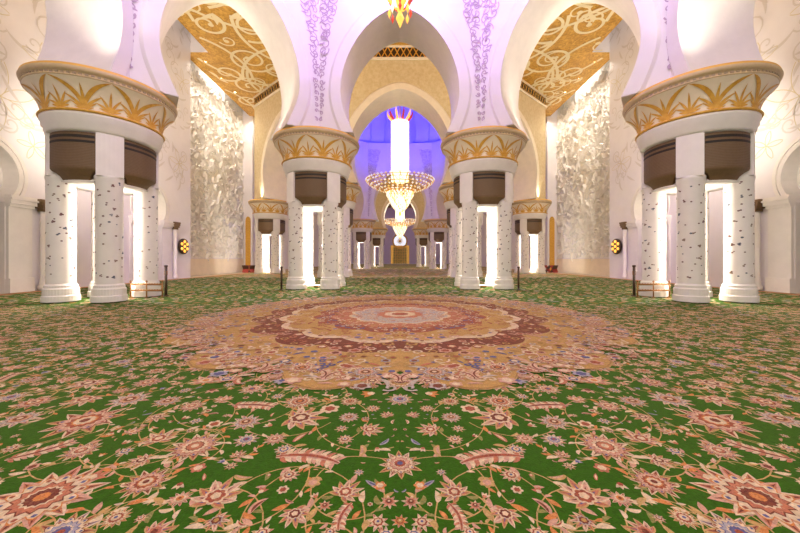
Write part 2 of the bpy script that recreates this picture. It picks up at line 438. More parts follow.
def arch_wall(name, V, i, T, ztop, zm, za, mats, vines=True, lattice=False, kp=0):
    """wall between polygon corners i and i+1 with a pointed horseshoe opening"""
    n = len(V); Vi = offset_poly(V, T/2); Vo = offset_poly(V, -T/2)
    j = (i+1) % n
    a, b = Vector(V[i]), Vector(V[j]); L = (b-a).length; mid = (a+b)/2; e = (b-a).normalized()
    nin = Vector((-e.y, e.x))
    P = arch_prof(L, 5.285, zm, za, kp=kp)
    mb = MB()
    for off, V2, mi, flip in ((T/2, Vi, 0, False), (-T/2, Vo, 1, True)):
        c = mid+nin*off
        vs = []; E0, E1 = V2[i], V2[j]
        for hw, z in P:
            l = c-e*hw; r = c+e*hw
            vs += [(E0.x,E0.y,z),(l.x,l.y,z),(r.x,r.y,z),(E1.x,E1.y,z)]
        k = len(P)
        vs += [(E0.x,E0.y,ztop),(c.x,c.y,ztop),(c.x,c.y,ztop),(E1.x,E1.y,ztop)]
        fs = []
        for q in range(k):
            o = 4*q
            fs += [(o, o+1, o+5, o+4), (o+2, o+3, o+7, o+6)]
        if flip: fs = [f[::-1] for f in fs]
        mb.add(vs, fs, mi)
    vs = []
    for hw, z in P:
        for s_ in (-1, 1):
            for off in (T/2, -T/2):
                q = mid+e*hw*s_+nin*off; vs.append((q.x, q.y, z))
    fs = []
    for q in range(len(P)-1):
        o = 4*q; fs += [(o, o+1, o+5, o+4), (o+2, o+6, o+7, o+3)]
    mb.add(vs, fs, 2, True)
    # undersides at the capital
    E = [Vi[i], Vo[i]]; hw, z = P[0]
    for s_, Ea, Eb in ((-1, Vi[i], Vo[i]), (1, Vi[j], Vo[j])):
        q1 = mid+e*hw*s_+nin*T/2; q2 = mid+e*hw*s_-nin*T/2
        mb.add([(Ea.x,Ea.y,z),(Eb.x,Eb.y,z),(q2.x,q2.y,z),(q1.x,q1.y,z)], [(0,1,2,3)], 0)
    w = mb.build(name, mats); w['kind'] = 'structure'
    # archivolts: raised bands around the opening, both faces
    for sgn, wd in ((1, .42), (-1, .42)):
        av = MB(); off = sgn*T/2
        full = [(-h, z) for h, z in P]+[(h, z) for h, z in P[::-1][1:]]
        rows = []
        m = len(full)
        for q, (u, z) in enumerate(full):
            p0 = full[max(q-1,0)]; p1 = full[min(q+1,m-1)]
            du, dz = p1[0]-p0[0], p1[1]-p0[1]; l = math.hypot(du, dz) or 1
            nu, nz = -dz/l, du/l
            if q == m//2: nu, nz = 0, 1
            rows.append(((u, z), (u+nu*wd*.8, z+nz*wd*.8), (u+nu*wd, z+nz*wd)))
        vs = []
        for r0, r1, r2 in rows:
            for (u, z), o2 in ((r0, 0), (r0, .055), (r1, .055), (r2, 0)):
                q = mid+e*u+nin*(off+sgn*o2)
                vs.append((q.x, q.y, max(z, 5.287)))
        fs = [(4*q+k2, 4*q+k2+1, 4*q+k2+5, 4*q+k2+4) for q in range(m-1) for k2 in range(3)]
        av.add(vs, fs, 0, False); ob = av.build('archivolt', mats[0] if sgn > 0 else mats[2], w)
    # vines in the corners
    if vines:
        vm = MB(); rnd = random.Random(i*7+3)
        c = mid+nin*(T/2+.018)
        Li = (Vi[j]-Vi[i]).length/2
        def fm(u, z):
            q = c+e*u; return (q.x, q.y, z)
        for s_ in (-1, 1):
            z = 5.75
            while z < 12.8:
                wd = .10+max(0, (z-5.8))*.05+max(0, z-7.6)*.17
                wd = min(wd, 1.6)
                u0 = s_*(Li-.0)
                k = max(1, int(wd/.24))
                for q in range(k):
                    cx = u0-s_*(wd*(q+.5)/k); r = min(.19, wd/k*.62)
                    put_ribbon(vm, spiral(cx, z+rnd.uniform(-.04,.04), r, 1.25, rnd.uniform(0,6.28), rnd.choice((-1,1)), 18), lambda t: .019*(1-t*.4), fm)
                    P2, w2 = blade(cx, z, rnd.uniform(0,6.28), r*1.3, .03, rnd.uniform(-1.5,1.5), 6)
                    put_ribbon(vm, P2, w2, fm)
                z += .21
        vm.build('vine_inlay', M['vine'], w)
    if lattice:
        lm = MB(); c = mid-nin*(T/2+.03); Lo = (Vo[j]-Vo[i]).length/2
        def pt(u, z, d=0):
            q = c+e*u-nin*d; return (q.x, q.y, z)
        lm.add([pt(-Lo,12.2), pt(Lo,12.2), pt(Lo,12.86), pt(-Lo,12.86)], [(0,1,2,3)], 0)
        u = -Lo
        while u < Lo-.3:
            put_ribbon(lm, [(u,12.22),(u+.35,12.84)], .03, lambda a_, b_: pt(a_, b_, .02), 1)
            put_ribbon(lm, [(u+.35,12.22),(u,12.84)], .03, lambda a_, b_: pt(a_, b_, .02), 1)
            u += .35
        lm.box(0,0,0,0,0,0) if False else None
        for z0 in (12.12, 12.8):
            lm.add([pt(-Lo,z0), pt(Lo,z0), pt(Lo,z0+.1), pt(-Lo,z0+.1), pt(-Lo,z0,.1), pt(Lo,z0,.1), pt(Lo,z0+.1,.1), pt(-Lo,z0+.1,.1)],
                   [(4,5,6,7),(0,1,5,4),(3,2,6,7)], 2)
        lm.build('lattice_band', [M['lattice'], M['gilt'], M['cream']], w)
    return w
def octagon(cy, x1, y1, x2, y2):      # ccw, starting right-front-near
    return [(x1,cy-y1),(x2,cy-y2),(x2,cy+y2),(x1,cy+y1),(-x1,cy+y1),(-x2,cy+y2),(-x2,cy-y2),(-x1,cy-y1)]
O1 = octagon(5.5, 3.0, 6.5, 7.5, 3.05)
O2 = octagon(27.9, 3.8, 8.5, 9.7, 3.2)
O3 = octagon(54.5, 3.2, 8.5, 8.5, 3.5)
mp = [M['plaster'], M['cream'], M['marble']]
mp2 = [M['plaster'], M['beige'], M['cream']]
ZT = 13.5
for i, nm in ((1,'wall_main_right'),(2,'wall_main_diagonal_right'),(3,'wall_main_front'),(4,'wall_main_diagonal_left'),(5,'wall_main_left')):
    arch_wall(nm, O1, i, 1.7, ZT, 6.7, 9.5, mp, kp=.3 if i in (1,5) else 0)
for i, nm in ((7,'wall_second_near'),(0,'wall_second_near_right'),(1,'wall_second_right'),(2,'wall_second_far_right'),(3,'wall_second_far'),(4,'wall_second_far_left'),(5,'wall_second_left'),(6,'wall_second_near_left')):
    arch_wall(nm, O2, i, 2.0, ZT, 7.2, 10.5, mp2, vines=i in (3,), lattice=i in (7,0,6))
for i, nm in ((7,'wall_third_near'),(0,'wall_third_near_right'),(6,'wall_third_near_left')):
    arch_wall(nm, O3, i, 1.6, ZT, 6.9, 9.8, mp2, vines=False)

# domes
def dome(name, cy, rin, rout, H, m):
    d = MB()
    prof = [(rout, ZT), (rin*1.02, ZT), (rin*1.02, ZT+.25), (rin*.97, ZT+.3)]
    for i in range(17):
        a = PI/2*i/16; prof.append((rin*.97*math.cos(a), ZT+.3+H*math.sin(a)))
    d.lathe(prof, (0,cy,0), 64)
    for k in range(32):
        a = 2*PI*k/32; pts = []
        for i in range(15):
            b = PI/2*i/16; R = rin*.955*math.cos(b); pts.append((R*math.cos(a), cy+R*math.sin(a), ZT+.3+H*.985*math.sin(b)))
        d.tube(pts, .09, 4)
    o = d.build(name, m); o['kind'] = 'structure'; return o
dome('ceiling_main_dome', 5.5, 7.0, 8.9, 7, M['purple'])
dome('ceiling_second_dome', 27.9, 8.6, 11, 8, M['purple'])
dome('ceiling_third_dome', 54.5, 8.0, 10.5, 7, M['purple'])

# flat gold ceiling with octagonal holes
ZC = 12.87
def flat_ceiling():
    Y0, Y1, YN = -3.5, 76, 18.9
    outer = [(-11,Y0),(11,Y0),(11,YN),(12.45,YN),(12.45,Y1),(-12.45,Y1),(-12.45,YN),(-11,YN)]
    loops = [[Vector((x,y,0)) for x, y in outer]]
    o1 = offset_poly(O1, .3); o1 = [Vector((p.x, max(p.y, Y0+.2), 0)) for p in o1]
    loops.append([p for p in o1][::-1])
    for O in (O2, O3): loops.append([Vector((p.x,p.y,0)) for p in offset_poly(O, .3)][::-1])
    tris = tessellate_polygon(loops)
    flat = [p for l in loops for p in l]
    m = MB()
    m.add([(p.x,p.y,ZC) for p in flat], tris, 0)
    # edge fascias of the light troughs
    for s_ in (-1,1):
        m.add([(s_*11,Y0,ZC),(s_*11,YN,ZC),(s_*11,YN,14.5),(s_*11,Y0,14.5)], [(0,1,2,3)], 1)
        m.add([(s_*12.45,YN,ZC),(s_*12.45,30,ZC),(s_*12.45,30,14.2),(s_*12.45,YN,14.2)], [(0,1,2,3)], 1)
        m.add([(s_*11,YN,ZC),(s_*13.2,YN,ZC),(s_*13.2,YN,14.5),(s_*11,YN,14.5)], [(0,1,2,3)], 1)
        m.add([(s_*11,Y0,14.5),(s_*13.2,Y0,14.5),(s_*13.2,YN,14.5),(s_*11,YN,14.5)], [(0,1,2,3)], 1)
        m.add([(s_*12.4,YN,14.2),(s_*13.2,YN,14.2),(s_*13.2,30,14.2),(s_*12.4,30,14.2)], [(0,1,2,3)], 1)
    o = m.build('ceiling', [M['mosaic'], M['plaster']]); o['kind'] = 'structure'
    # ivory scrolls, slightly proud of the mosaic
    s = MB(); rnd = random.Random(4)
    def inside(x, y):
        if y > 18.6: return abs(x) < 12.3
        return abs(x) < 10.85
    for sx in (-1, 1):
        def fm(u, v): return (sx*u, v, ZC-.03)
        # long stems running down the hall, with spirals branching off
        def stem(x0, y0, ang, ln, bend, w=.085):
            P, _ = blade(x0, y0, ang, ln, 1, bend, 22); P = [p for p in P if inside(*p)]
            if len(P) > 3: put_ribbon(s, P, w, fm)
            return P
        def sp(cx, cy, r, turns, a0, sg, w=.09):
            P = [p for p in spiral(cx, cy, r, turns, a0, sg, 40, .18) if inside(*p)]
            if len(P) > 4:
                put_ribbon(s, P, lambda t: w*(1-.35*t), fm)
                x, y = P[-1]; pts = [(x+.14*math.cos(q*PI/4), y+.14*math.sin(q*PI/4)) for q in range(8)]
                s.add([fm(*p) for p in pts], [tuple(range(8))])
        for cx, cy, r, tn, a0, sg in ((8.6,14.6,1.5,1.3,2.2,1),(6.6,13.2,1.1,1.3,0,-1),(9.7,16.6,.9,1.2,4,-1),(7.6,16.9,1.2,1.4,1,1),
             (5.6,15.4,.9,1.2,3,-1),(6.1,18.2,.9,1.2,5,1),(8.9,19.6,1.3,1.6,2.5,-1),(11.0,21.0,1.0,1.3,.5,1),(7.4,20.6,1.0,1.4,0,1),
             (10.2,22.6,1.35,1.8,1.5,1),(11.3,24.6,.9,1.4,3,-1),(4.3,17.0,.8,1.2,2,1),(2.2,16.2,.9,1.2,1,-1),(11.2,27,.9,1.4,1,1),(9.6,12.2,1.1,1.3,3,1)):
            sp(cx, cy, r, tn, a0, sg)
            if rnd.random() < .8:
                for q in range(2):
                    P, w = blade(cx+r*math.cos(a0), cy+r*math.sin(a0), rnd.uniform(0,6.28), .8, .12, rnd.uniform(-1.2,1.2), 8)
                    put_ribbon(s, [p for p in P], w, fm)
        for _ in range(26):
            cx, cy = rnd.uniform(4.5,12), rnd.uniform(11,27)
            sp(cx, cy, rnd.uniform(.4,.8), rnd.uniform(1,1.5), rnd.uniform(0,6.28), rnd.choice((-1,1)), .05)
        stem(10.7,11.5,1.9,5,-.5); stem(10.4,15.0,2.2,5.0,.9); stem(8.2,16.0,1.2,4.6,1.4); stem(10.7,17.6,2.4,4.4,-1.2)
        stem(11.9,19.4,1.9,4.5,.9); stem(9.5,20.6,1.0,4.0,1.3); stem(6.2,13,1.3,4,-1.2); stem(12.2,23,2.2,4,-1); stem(7.5,18.6,.4,4.2,.9)
    s.build('scroll_inlay', M['scroll'], o)
    for sx in (-1,1):
        for yy in (19.8, 21.6, 23.4, 25.2, 26.8):
            q = MB(); q.lathe([(.07,0),(.12,0),(.12,-.03),(.07,-.03)], n=16); q.lathe([(0,-.012),(.07,-.012)], n=16, mi=1)
            q.build('downlight_ring', [M['gilt'], M['lamp']], o, (11.7*sx, yy+.0, ZC))
flat_ceiling()

# ------------------------------------------------------------------ floor, side walls
f = MB(); f.box(-14,14,-3.5,76,-.15,-.03); f.build('floor', M['stonefloor'])['kind'] = 'structure'

def side_wall(s_, name):
    """outer wall with horseshoe niches; s_=-1 left, 1 right"""
    X = 12.0*s_; D = .45*s_
    m = MB()
    niches = [3.1, 9.4, 15.9]
    def ring(cy):     # opening outline (y,z) from floor right, up and over, to floor left
        P = [(cy+.62,-.03),(cy+.62,2.75)]
        for i in range(25):
            a = math.radians(-38+ (256)*i/24); P.append((cy+.95*math.cos(a), 3.55+.98*math.sin(a)))
        P += [(cy-.62,2.75),(cy-.62,-.03)]
        return P
    # wall face around each niche
    segs = [(-3.5, 6.3, niches[0]), (6.3, 12.6, niches[1]), (12.6, 18.9, niches[2])]
    for y0, y1, cy in segs:
        P = ring(cy)
        outer = [Vector((y1,-.03,0)),Vector((y1,14.5,0)),Vector((y0,14.5,0)),Vector((y0,-.03,0))]
        poly = outer+[Vector((y,z,0)) for y, z in P[::-1]]
        tr = tessellate_polygon([poly])
        m.add([(X,p.x,p.y) for p in poly], tr, 0)
        vs = [];
        for y, z in P: vs += [(X,y,z),(X+D,y,z)]
        m.add(vs, [(2*i,2*i+1,2*i+3,2*i+2) for i in range(len(P)-1)], 1, False)
        m.add([(X+D,y,z) for y, z in P], [tuple(range(len(P)))], 1)
        # mouldings round the arch head
        for r0, r1, pr in ((.95,1.07,.06),(1.12,1.22,.04)):
            vs = []
            for i in range(25):
                a = math.radians(-38+256*i/24)
                for r in (r0, r1):
                    y, z = cy+r*math.cos(a), 3.55+r*1.03*math.sin(a)
                    vs += [(X, y, z), (X-pr*s_, y, z)]
            k = []
            for i in range(24):
                o = 4*i; k += [(o,o+1,o+5,o+4),(o+1,o+3,o+7,o+5),(o+3,o+2,o+6,o+7)]
            m.add(vs, k, 1)
        for sg in (-1,1):
            ya = cy+sg*.635; yb = cy+sg*1.28
            y0_, y1_ = min(ya,yb), max(ya,yb)
            xa, xb = sorted((X, X-.10*s_)); m.box(xa,xb,y0_,y1_,0,2.62,1)            # pilaster
            xa, xb = sorted((X, X-.15*s_)); m.box(xa,xb,y0_-.010,y1_+.03,2.62,2.72,1)
            xa, xb = sorted((X, X-.20*s_)); m.box(xa,xb,y0_-.022,y1_+.06,2.715,2.98,1)
            xa, xb = sorted((X, X-.24*s_)); m.box(xa,xb,y0_-.034,y1_+.075,2.84,2.90,1)
            xa, xb = sorted((X, X-.16*s_)); m.box(xa,xb,y0_-.012,y1_+.02,-.02,.42,1)
    o = m.build(name, [M['plaster'], M['marble']]); o['kind'] = 'structure'
    # doors in the niches
    for k, cy in enumerate(niches[1:]):
        d = MB(); xa, xb = sorted((X+D*.5, X+D*.9)); d.box(xa, xb, cy-.6, cy+.6, 0, 2.9)
        dd = d.build('door_%d' % (k+1+(0 if s_ < 0 else 2)), M['door']); dd['kind'] = 'structure'
        for q in (-1,1):
            h = MB(); xx = X+D*.5-.02*s_
            h.box(min(xx,xx-.03*s_), max(xx,xx-.03*s_), cy+q*.06-.012, cy+q*.06+.012, .85, 1.25); h.build('door_handle', M['gilt'], dd)
    # raised flower outlines, pale and gilded
    r = MB(); rnd = random.Random(9)
    def fm(y, z): return (X-.018*s_, y, z)
    def flower(cy, cz, R, n, mi, a0=0):
        for k in range(n):
            a = a0+2*PI*k/n
            for sg in (-1,1):
                P, w = blade(cy, cz, a+sg*.55, R, .02, -sg*1.15, 12)
                put_ribbon(r, P, .011, fm, mi)
    for cy, cz, R, n in ((9.9,5.9,1.15,6),(11.1,7.6,.7,5),(9.2,8.4,1.0,6),(17.9,6.2,.8,6),(16.9,9.3,1.1,6),(18.2,10.8,.7,5),(14.0,8.0,1.1,6),(12.6,5.6,.7,5),(10.8,4.7,.5,5)):
        flower(cy, cz, R, n, 1, rnd.uniform(0,1))
    for k in range(230):
        y, z = rnd.uniform(8.4,18.7), rnd.uniform(5.1,14)
        if rnd.random() < .6:
            P, w = blade(y, z, rnd.uniform(0,6.28), rnd.uniform(.4,.9), .06, rnd.uniform(-1.6,1.6), 8); put_ribbon(r, P, w, fm, 0)
        else: put_ribbon(r, spiral(y, z, rnd.uniform(.2,.45), 1.2, rnd.uniform(0,6.28), rnd.choice((-1,1)), 16), .025, fm, 0)
    r.build('flower_relief', [M['vine2'], M['vinegold']], o)
    return o
M['vine2'] = mat('pale_vine_relief', srgb(214,204,200), .5)
side_wall(-1, 'wall_left'); side_wall(1, 'wall_right')

def relief(s_):
    X = 13.0*s_
    m = MB(); m.add([(X,18.9,-.03),(X,27.3,-.03),(X,27.3,14.2),(X,18.9,14.2)], [(0,1,2,3)], 0)
    m.add([(X,18.9,-.03),(12*s_,18.9,-.03),(12*s_,18.9,14.5),(X,18.9,14.5)], [(0,1,2,3)], 1)
    m.add([(X,27.3,-.03),(12.2*s_,27.3,-.03),(12.2*s_,27.3,14.5),(X,27.3,14.5)], [(0,1,2,3)], 1)
    m.add([(12.2*s_,27.3,-.03),(12.2*s_,76,-.03),(12.2*s_,76,14.5),(12.2*s_,27.3,14.5)], [(0,1,2,3)], 1)
    xa, xb = sorted((X, X-.06*s_)); m.box(xa, xb, 18.9, 27.3, 0, 1.05, 2); xa, xb = sorted((X, X-.09*s_)); m.box(xa, xb, 18.9, 27.3, 1.05, 1.12, 1)
    o = m.build('wall_recess_'+('left' if s_ < 0 else 'right'), [M['leafy'], M['plaster'], M['cream']]); o['kind'] = 'structure'
    # carved leaves standing proud of the wall
    r = MB(); rnd = random.Random(21)
    for k in range(900):
        y, z = rnd.uniform(19.1,27.1), rnd.uniform(1.4,12.6)
        P, w = blade(y, z, rnd.uniform(0,6.28), rnd.uniform(.35,.8), rnd.uniform(.07,.12), rnd.uniform(-1.4,1.4), 7)
        rb = ribbon2(P, w); vs = []
        for (a, b), p in zip(rb, P): vs += [(X-.01*s_, a[0], a[1]), (X-.13*s_, p[0], p[1]), (X-.01*s_, b[0], b[1])]
        fs = []
        for i in range(len(P)-1): fs += [(3*i,3*i+1,3*i+4,3*i+3),(3*i+1,3*i+2,3*i+5,3*i+4)]
        r.add(vs, fs, 0)
    r.build('carved_leaves', M['relief'], o)
    # gilded slim arch door on the end face
    d = MB(); y = 27.28; xa, xb = sorted((12.75*s_, 12.35*s_))
    P = [(xa,.02),(xb,.02),(xb,4.2)]+[( (xa+xb)/2+.2*math.cos(PI*i/8), 4.2+.35*math.sin(PI*i/8)) for i in range(1,8)]+[(xa,4.2)]
    n = len(P); d.add([(x,y,z) for x, z in P]+[(x,y-.06,z) for x, z in P], [tuple(range(n,2*n))]+[(i,(i+1)%n,n+(i+1)%n,n+i) for i in range(n)], 0)
    dd = d.build('door_%d' % (5 if s_ < 0 else 6), M['gold']); dd['kind'] = 'structure'
relief(-1); relief(1)

# end wall
e = MB(); e.box(-13,13,75.5,76,0,14.5); e.build('wall_far', M['plaster'])['kind'] = 'structure'
mh = MB(); mh.box(-2.1,2.1,75.25,75.42,.0,4.2,1)
mh.box(-1.6,1.6,75.2,75.25,.05,3.7,0)
for i in range(7): mh.box(-1.5+i*.5-.04,-1.5+i*.5+.04,75.16,75.2,.1,3.6,1)
for i in range(6): mh.box(-1.6,1.6,75.16,75.2,.4+i*.6,.46+i*.6,1)
tag(mh.build('prayer_niche', [M['greengold'], M['gilt']]), 'green and gold gridded niche at the far end of the hall, under the round window', 'niche')
w = MB(); w.lathe([(0,0),(1.45,0)], n=40); wo = w.build('window_1', M['windowglow'], None, (0,75.3,5.2)); wo.rotation_euler = (PI/2,0,0); wo['kind'] = 'structure'
w = MB(); w.lathe([(1.4,-.1),(1.4,.12),(1.75,.12),(1.75,-.1)], n=40)
for k in range(8):
    a = k*PI/8; c_, s_ = math.cos(a)*1.42, math.sin(a)*1.42; w.tube([(-c_,-s_,.06),(c_,s_,.06)], .05, 5)
w.lathe([(.5,0),(.5,.1),(.6,.1),(.6,0)], n=24)
w.build('window_frame', M['gilt'], wo)

# small corner columns with bronze capitals, medallion lamps, on the side walls
def colonnette(s_, y, lb):
    t = thing('corner_column', lb, 'column', ((12.0-.16)*s_, y, 0), 0, 'slim corner columns with bronze capitals')
    c = MB(); c.lathe([(0,0),(.15,0),(.15,.1),(.11,.16),(.10,.3),(.085,.34),(.085,2.6),(0,2.6)], n=20); c.build('shaft', M['marble'], t)
    c = MB(); 
    for k, (r, z0, z1) in enumerate(((.10,2.58,2.68),(.14,2.68,2.78),(.18,2.78,2.88),(.21,2.88,2.97))): c.box(-min(r,.155) if s_ > 0 else -r, r if s_ < 0 and False else min(r,.155) , -r, r, z0, z1)
    c.build('bronze_capital', M['brown'], t)
    return t
for s_, sd in ((-1,'left'),(1,'right')):
    colonnette(s_, 10.96, 'slim pale corner column with bronze capital by the nearer wall arch at the far %s' % sd)
    colonnette(s_, 17.38, 'slim pale corner column with bronze capital beside the round gilded lamp on the %s wall' % sd)
    t = thing('medallion_lamp', 'round dark bronze wall disc with glowing gold spots on the %s wall' % sd, 'wall lamp', (11.93*s_, 18.15, 1.72))
    m = MB(); m.lathe([(0,.04),(.40,.04),(.43,.02),(.43,-.03),(0,-.03)], n=32)
    p = m.build('plate', M['lattice'], t); p.rotation_euler = (0,-s_*PI/2,0); p.location = (-.03*s_-.0,0,0)
    g = MB()
    for k in range(7):
        a = k*PI/3; cx, cy = (0,0) if k == 6 else (.26*math.cos(a), .26*math.sin(a))
        g.lathe([(.085,.03),(.085,.06),(.05,.09),(0,.1)], (cx,cy,0), 14)
    p = g.build('gilt_boss', M['ambercry'], t); p.rotation_euler = (0,-s_*PI/2,0); p.location = (-.05*s_,0,0)

# ------------------------------------------------------------------ low rails, posts, bookrests
def rail(s_, lb):
    t = thing('low_rail', lb, 'rail barrier', (6.72*s_, 8.75, 0))
    for k in (-1,0,1):
        c = MB(); c.tube([(k*.42,0,0),(k*.42,0,.40)], .016, 8); c.lathe([(0,.40),(.028,.41),(.028,.43),(0,.45)], (k*.42,0,0), 10)
        c.lathe([(0,0),(.05,0),(.05,.012),(0,.02)], (k*.42,0,0), 12)
        c.build('rail_post', M['bronze'], t)
    for z in (.18,.34):
        c = MB(); c.tube([(-.42,0,z),(.42,0,z)], .026, 8)
        for q in range(11): c.lathe([(0,-.02),(.026,0),(0,.02)], (-.36+q*.072,0,z+.015), 8)
        c.build('crossbar', M['bronze'], t)
for s_, sd in ((-1,'left'),(1,'right')):
    rail(s_, 'low two-bar bronze rail standing on the carpet at the foot of the nearest %s pier' % sd)
def post(x, y, h, lb):
    t = thing('dark_post', lb, 'post', (x, y, 0), 0, 'dark bronze posts beside the piers')
    c = MB(); c.lathe([(0,0),(.07,0),(.07,.015),(.02,.03)], n=16); c.build('foot_plate', M['darkpost'], t)
    c = MB(); c.tube([(0,0,.02),(0,0,h)], .034, 10); c.lathe([(0,h),(.045,h),(.045,h+.04),(0,h+.05)], n=12); c.build('shaft', M['darkpost'], t)
    c = MB(); c.box(-.04,.04,-.012,.012,h*.72,h*.86); c.build('belt_clip', M['bronze'], t)
for s_, sd in ((-1,'left'),(1,'right')):
    post(6.42*s_, 9.05, .80, 'dark slim post just behind the low bronze rail at the %s' % sd)
    post(3.95*s_, 11.0, .72, 'dark slim post beside the outer foot of the %s central pier' % sd)
    for k, (x, y) in enumerate(((12.05,25.7),(11.75,25.2),(11.48,25.6))):
        t = thing('folding_bookrest', '%s of the three tiny red bookrests by the far %s pier' % (('outermost','middle','innermost')[k], sd), 'bookrest', (x*s_, y, 0), .3*k, 'red bookrests far down the hall')
        c = MB(); c.add([(-.18,-.2,0),(.18,-.2,0),(.18,.2,.55),(-.18,.2,.55),(-.18,-.17,0),(.18,-.17,0),(.18,.23,.55),(-.18,.23,.55)], [(0,1,2,3),(7,6,5,4),(0,4,5,1),(2,6,7,3),(0,3,7,4),(1,5,6,2)]); c.build('front_leaf', M['red'], t)
        c = MB(); c.add([(-.18,.2,0),(.18,.2,0),(.18,-.2,.55),(-.18,-.2,.55),(-.18,.23,0),(.18,.23,0),(.18,-.17,.55),(-.18,-.17,.55)], [(0,1,2,3),(7,6,5,4),(0,4,5,1),(2,6,7,3),(0,3,7,4),(1,5,6,2)]); c.build('rear_leaf', M['darkpost'], t)

# ------------------------------------------------------------------ chandeliers
def chandelier(y, zd, lb, sc=1, top=19):
    t = thing('crystal_chandelier', lb, 'chandelier', (0, y, zd))
    c = MB()      # glowing column of crystal strands
    for k in range(26):
        a = 2*PI*k/26
        for q in range(29):
            z = .3+q*.175
            c.octa((.70*math.cos(a+q*.06), .70*math.sin(a+q*.06), z), .085, .11, 0)
    c.lathe([(.56,.2),(.56,5.2)], n=20, mi=0)
    for q in range(8): c.lathe([(.74,.3+q*.68-.02),(.78,.3+q*.68),(.74,.3+q*.68+.02)], n=32, mi=1)
    c.build('crystal_column', [M['glow'], M['glowgold']], t)
    c = MB()
    for k in range(10):
        a = 2*PI*k/10
        P = [((.5+.55*math.sin(u*PI*.6))*math.cos(a), (.5+.55*math.sin(u*PI*.6))*math.sin(a), 5.2+u*1.0) for u in [i/6 for i in range(7)]]
        c.tube(P, [.04,.08,.10,.10,.08,.05,.02], 6, k % 2)
    c.build('crown', [M['redcry'], M['ambercry']], t)
    c = MB()      # shallow basket
    for i, (R, z) in enumerate(((2.75,.12),(2.45,-.12),(2.1,-.3),(1.7,-.45),(1.3,-.56),(.9,-.62),(2.85,.3))):
        n = int(R*17)
        for k in range(n):
            a = 2*PI*(k+.5*(i % 2))/n; c.octa((R*math.cos(a), R*math.sin(a), z+.02), .085, .10, 0 if (k+i) % 3 else 1)
        c.lathe([(R-.03,z-.05),(R+.03,z-.05),(R+.03,z-.02),(R-.03,z-.02)], n=48, mi=2)
    for k in range(32):
        a = 2*PI*k/32; c.tube([(r*math.cos(a), r*math.sin(a), z) for r, z in ((.8,-.6),(1.5,-.48),(2.2,-.22),(2.85,.25))], .028, 4, 2)
        c.tube([(r*math.cos(a+(2.85-r)*.25), r*math.sin(a+(2.85-r)*.25), z) for r, z in ((.8,-.6),(1.5,-.48),(2.2,-.22),(2.85,.25))], .02, 4, 2)
    c.build('crystal_basket', [M['glow'], M['glowgold'], M['gilt']], t)
    c = MB()      # tapering lower tier
    for q in range(10):
        z = -.75-q*.17; R = (1.1,1.1,1.0,.9,.82,.75,.66,.55,.4,.2)[q]; n = int(6+R*18)
        for k in range(n):
            a = 2*PI*k/n+q*.1; c.octa((R*math.cos(a), R*math.sin(a), z), .085, .12, 0 if (k+q) % 4 else 1)
    c.build('lower_tier', [M['glow'], M['glowgold']], t)
    c = MB(); c.octa((0,0,-2.5), .16, .25, 0); c.build('pendant', M['ambercry'], t)
    c = MB(); c.tube([(0,0,5.2),(0,0,top-zd)], .05, 8); c.build('suspension_rod', M['gilt'], t)
    return t
c2 = chandelier(27.9, 7.35, 'tall crystal chandelier with glowing column and wide basket hanging under the blue dome', top=21)
c3 = chandelier(54.5, 7.1, 'smaller-looking distant chandelier hanging below and behind the large basket', top=20)

# main chandelier: only its lowest pendants reach into the picture
t = thing('main_chandelier', 'red and amber crystal pendants of a huge chandelier, cut off by the top edge', 'chandelier', (0,5.5,0))
c = MB(); c.octa((0,0,5.02), .07, .17, 0); c.lathe([(0,5.1),(.05,5.15),(.09,5.3),(.05,5.45),(0,5.5)], n=10, mi=0)
c.build('central_pendant', [M['ambercry']], t)
for k in range(8):
    a = 2*PI*k/8
    c = MB(); P = [((.06+.2*math.sin(u*2.2))*math.cos(a), (.06+.2*math.sin(u*2.2))*math.sin(a), 5.16+u*.55) for u in [i/7 for i in range(8)]]
    c.tube(P, [.006,.02,.03,.034,.03,.024,.016,.008], 6); c.octa((P[2][0]*1.0, P[2][1], 5.1), .03, .09)
    c.build('petal', (M['redcry'], M['ambercry'], M['glow'])[k % 3], t)
c = MB()
for q in range(30):
    z = 5.6+q*.13; R = .12+q*.12; n = int(8+R*12)
    for k in range(n):
        a = 2*PI*k/n+q*.3; c.octa((R*math.cos(a), R*math.sin(a), z), .07, .1, 0 if (k+q) % 3 else 1)
c.build('crystal_bowl', [M['glow'], M['glowgold']], t)
c = MB(); c.tube([(0,0,5.4),(0,0,20.6)], .06, 8); c.build('suspension_rod', M['gilt'], t)
for k in range(12):
    pass

# ------------------------------------------------------------------ carpet
def L3(r, g, b): return srgb(r, g, b)[:3]
CC = dict(green=L3(44,92,8), cream=L3(230,206,174), pink=L3(212,160,142), salmon=L3(190,104,80), red=L3(148,38,24), dred=L3(104,26,24),
          orange=L3(214,126,52), blue=L3(84,88,136), lblue=L3(158,162,182), tan=L3(196,160,96), gold=L3(192,148,76), dgold=L3(160,116,54),
          grey=L3(190,182,176), olive=L3(120,130,60))
class Carpet:
    def __init__(s): s.v=[]; s.f=[]; s.c=[]; s.single=False
    def poly(s, pts, z, col):
        z += (len(s.f) % 67)*.0000065
        o = len(s.v); s.v += [(x,y,z) for x,y in pts]; s.f.append(tuple(range(o,o+len(pts)))); s.c.append(CC[col] if isinstance(col,str) else col)
    def mpoly(s, pts, z, col):
        s.poly(pts, z, col)
        if not s.single: s.poly([(-x,y) for x,y in pts][::-1], z, col)
    def mribbon(s, P, w, z, col):
        rb = ribbon2(P, w)
        for i in range(len(rb)-1):
            q = [rb[i][0], rb[i][1], rb[i+1][1], rb[i+1][0]]
            s.mpoly(q, z, col)
cp = Carpet()
ZL = .0011
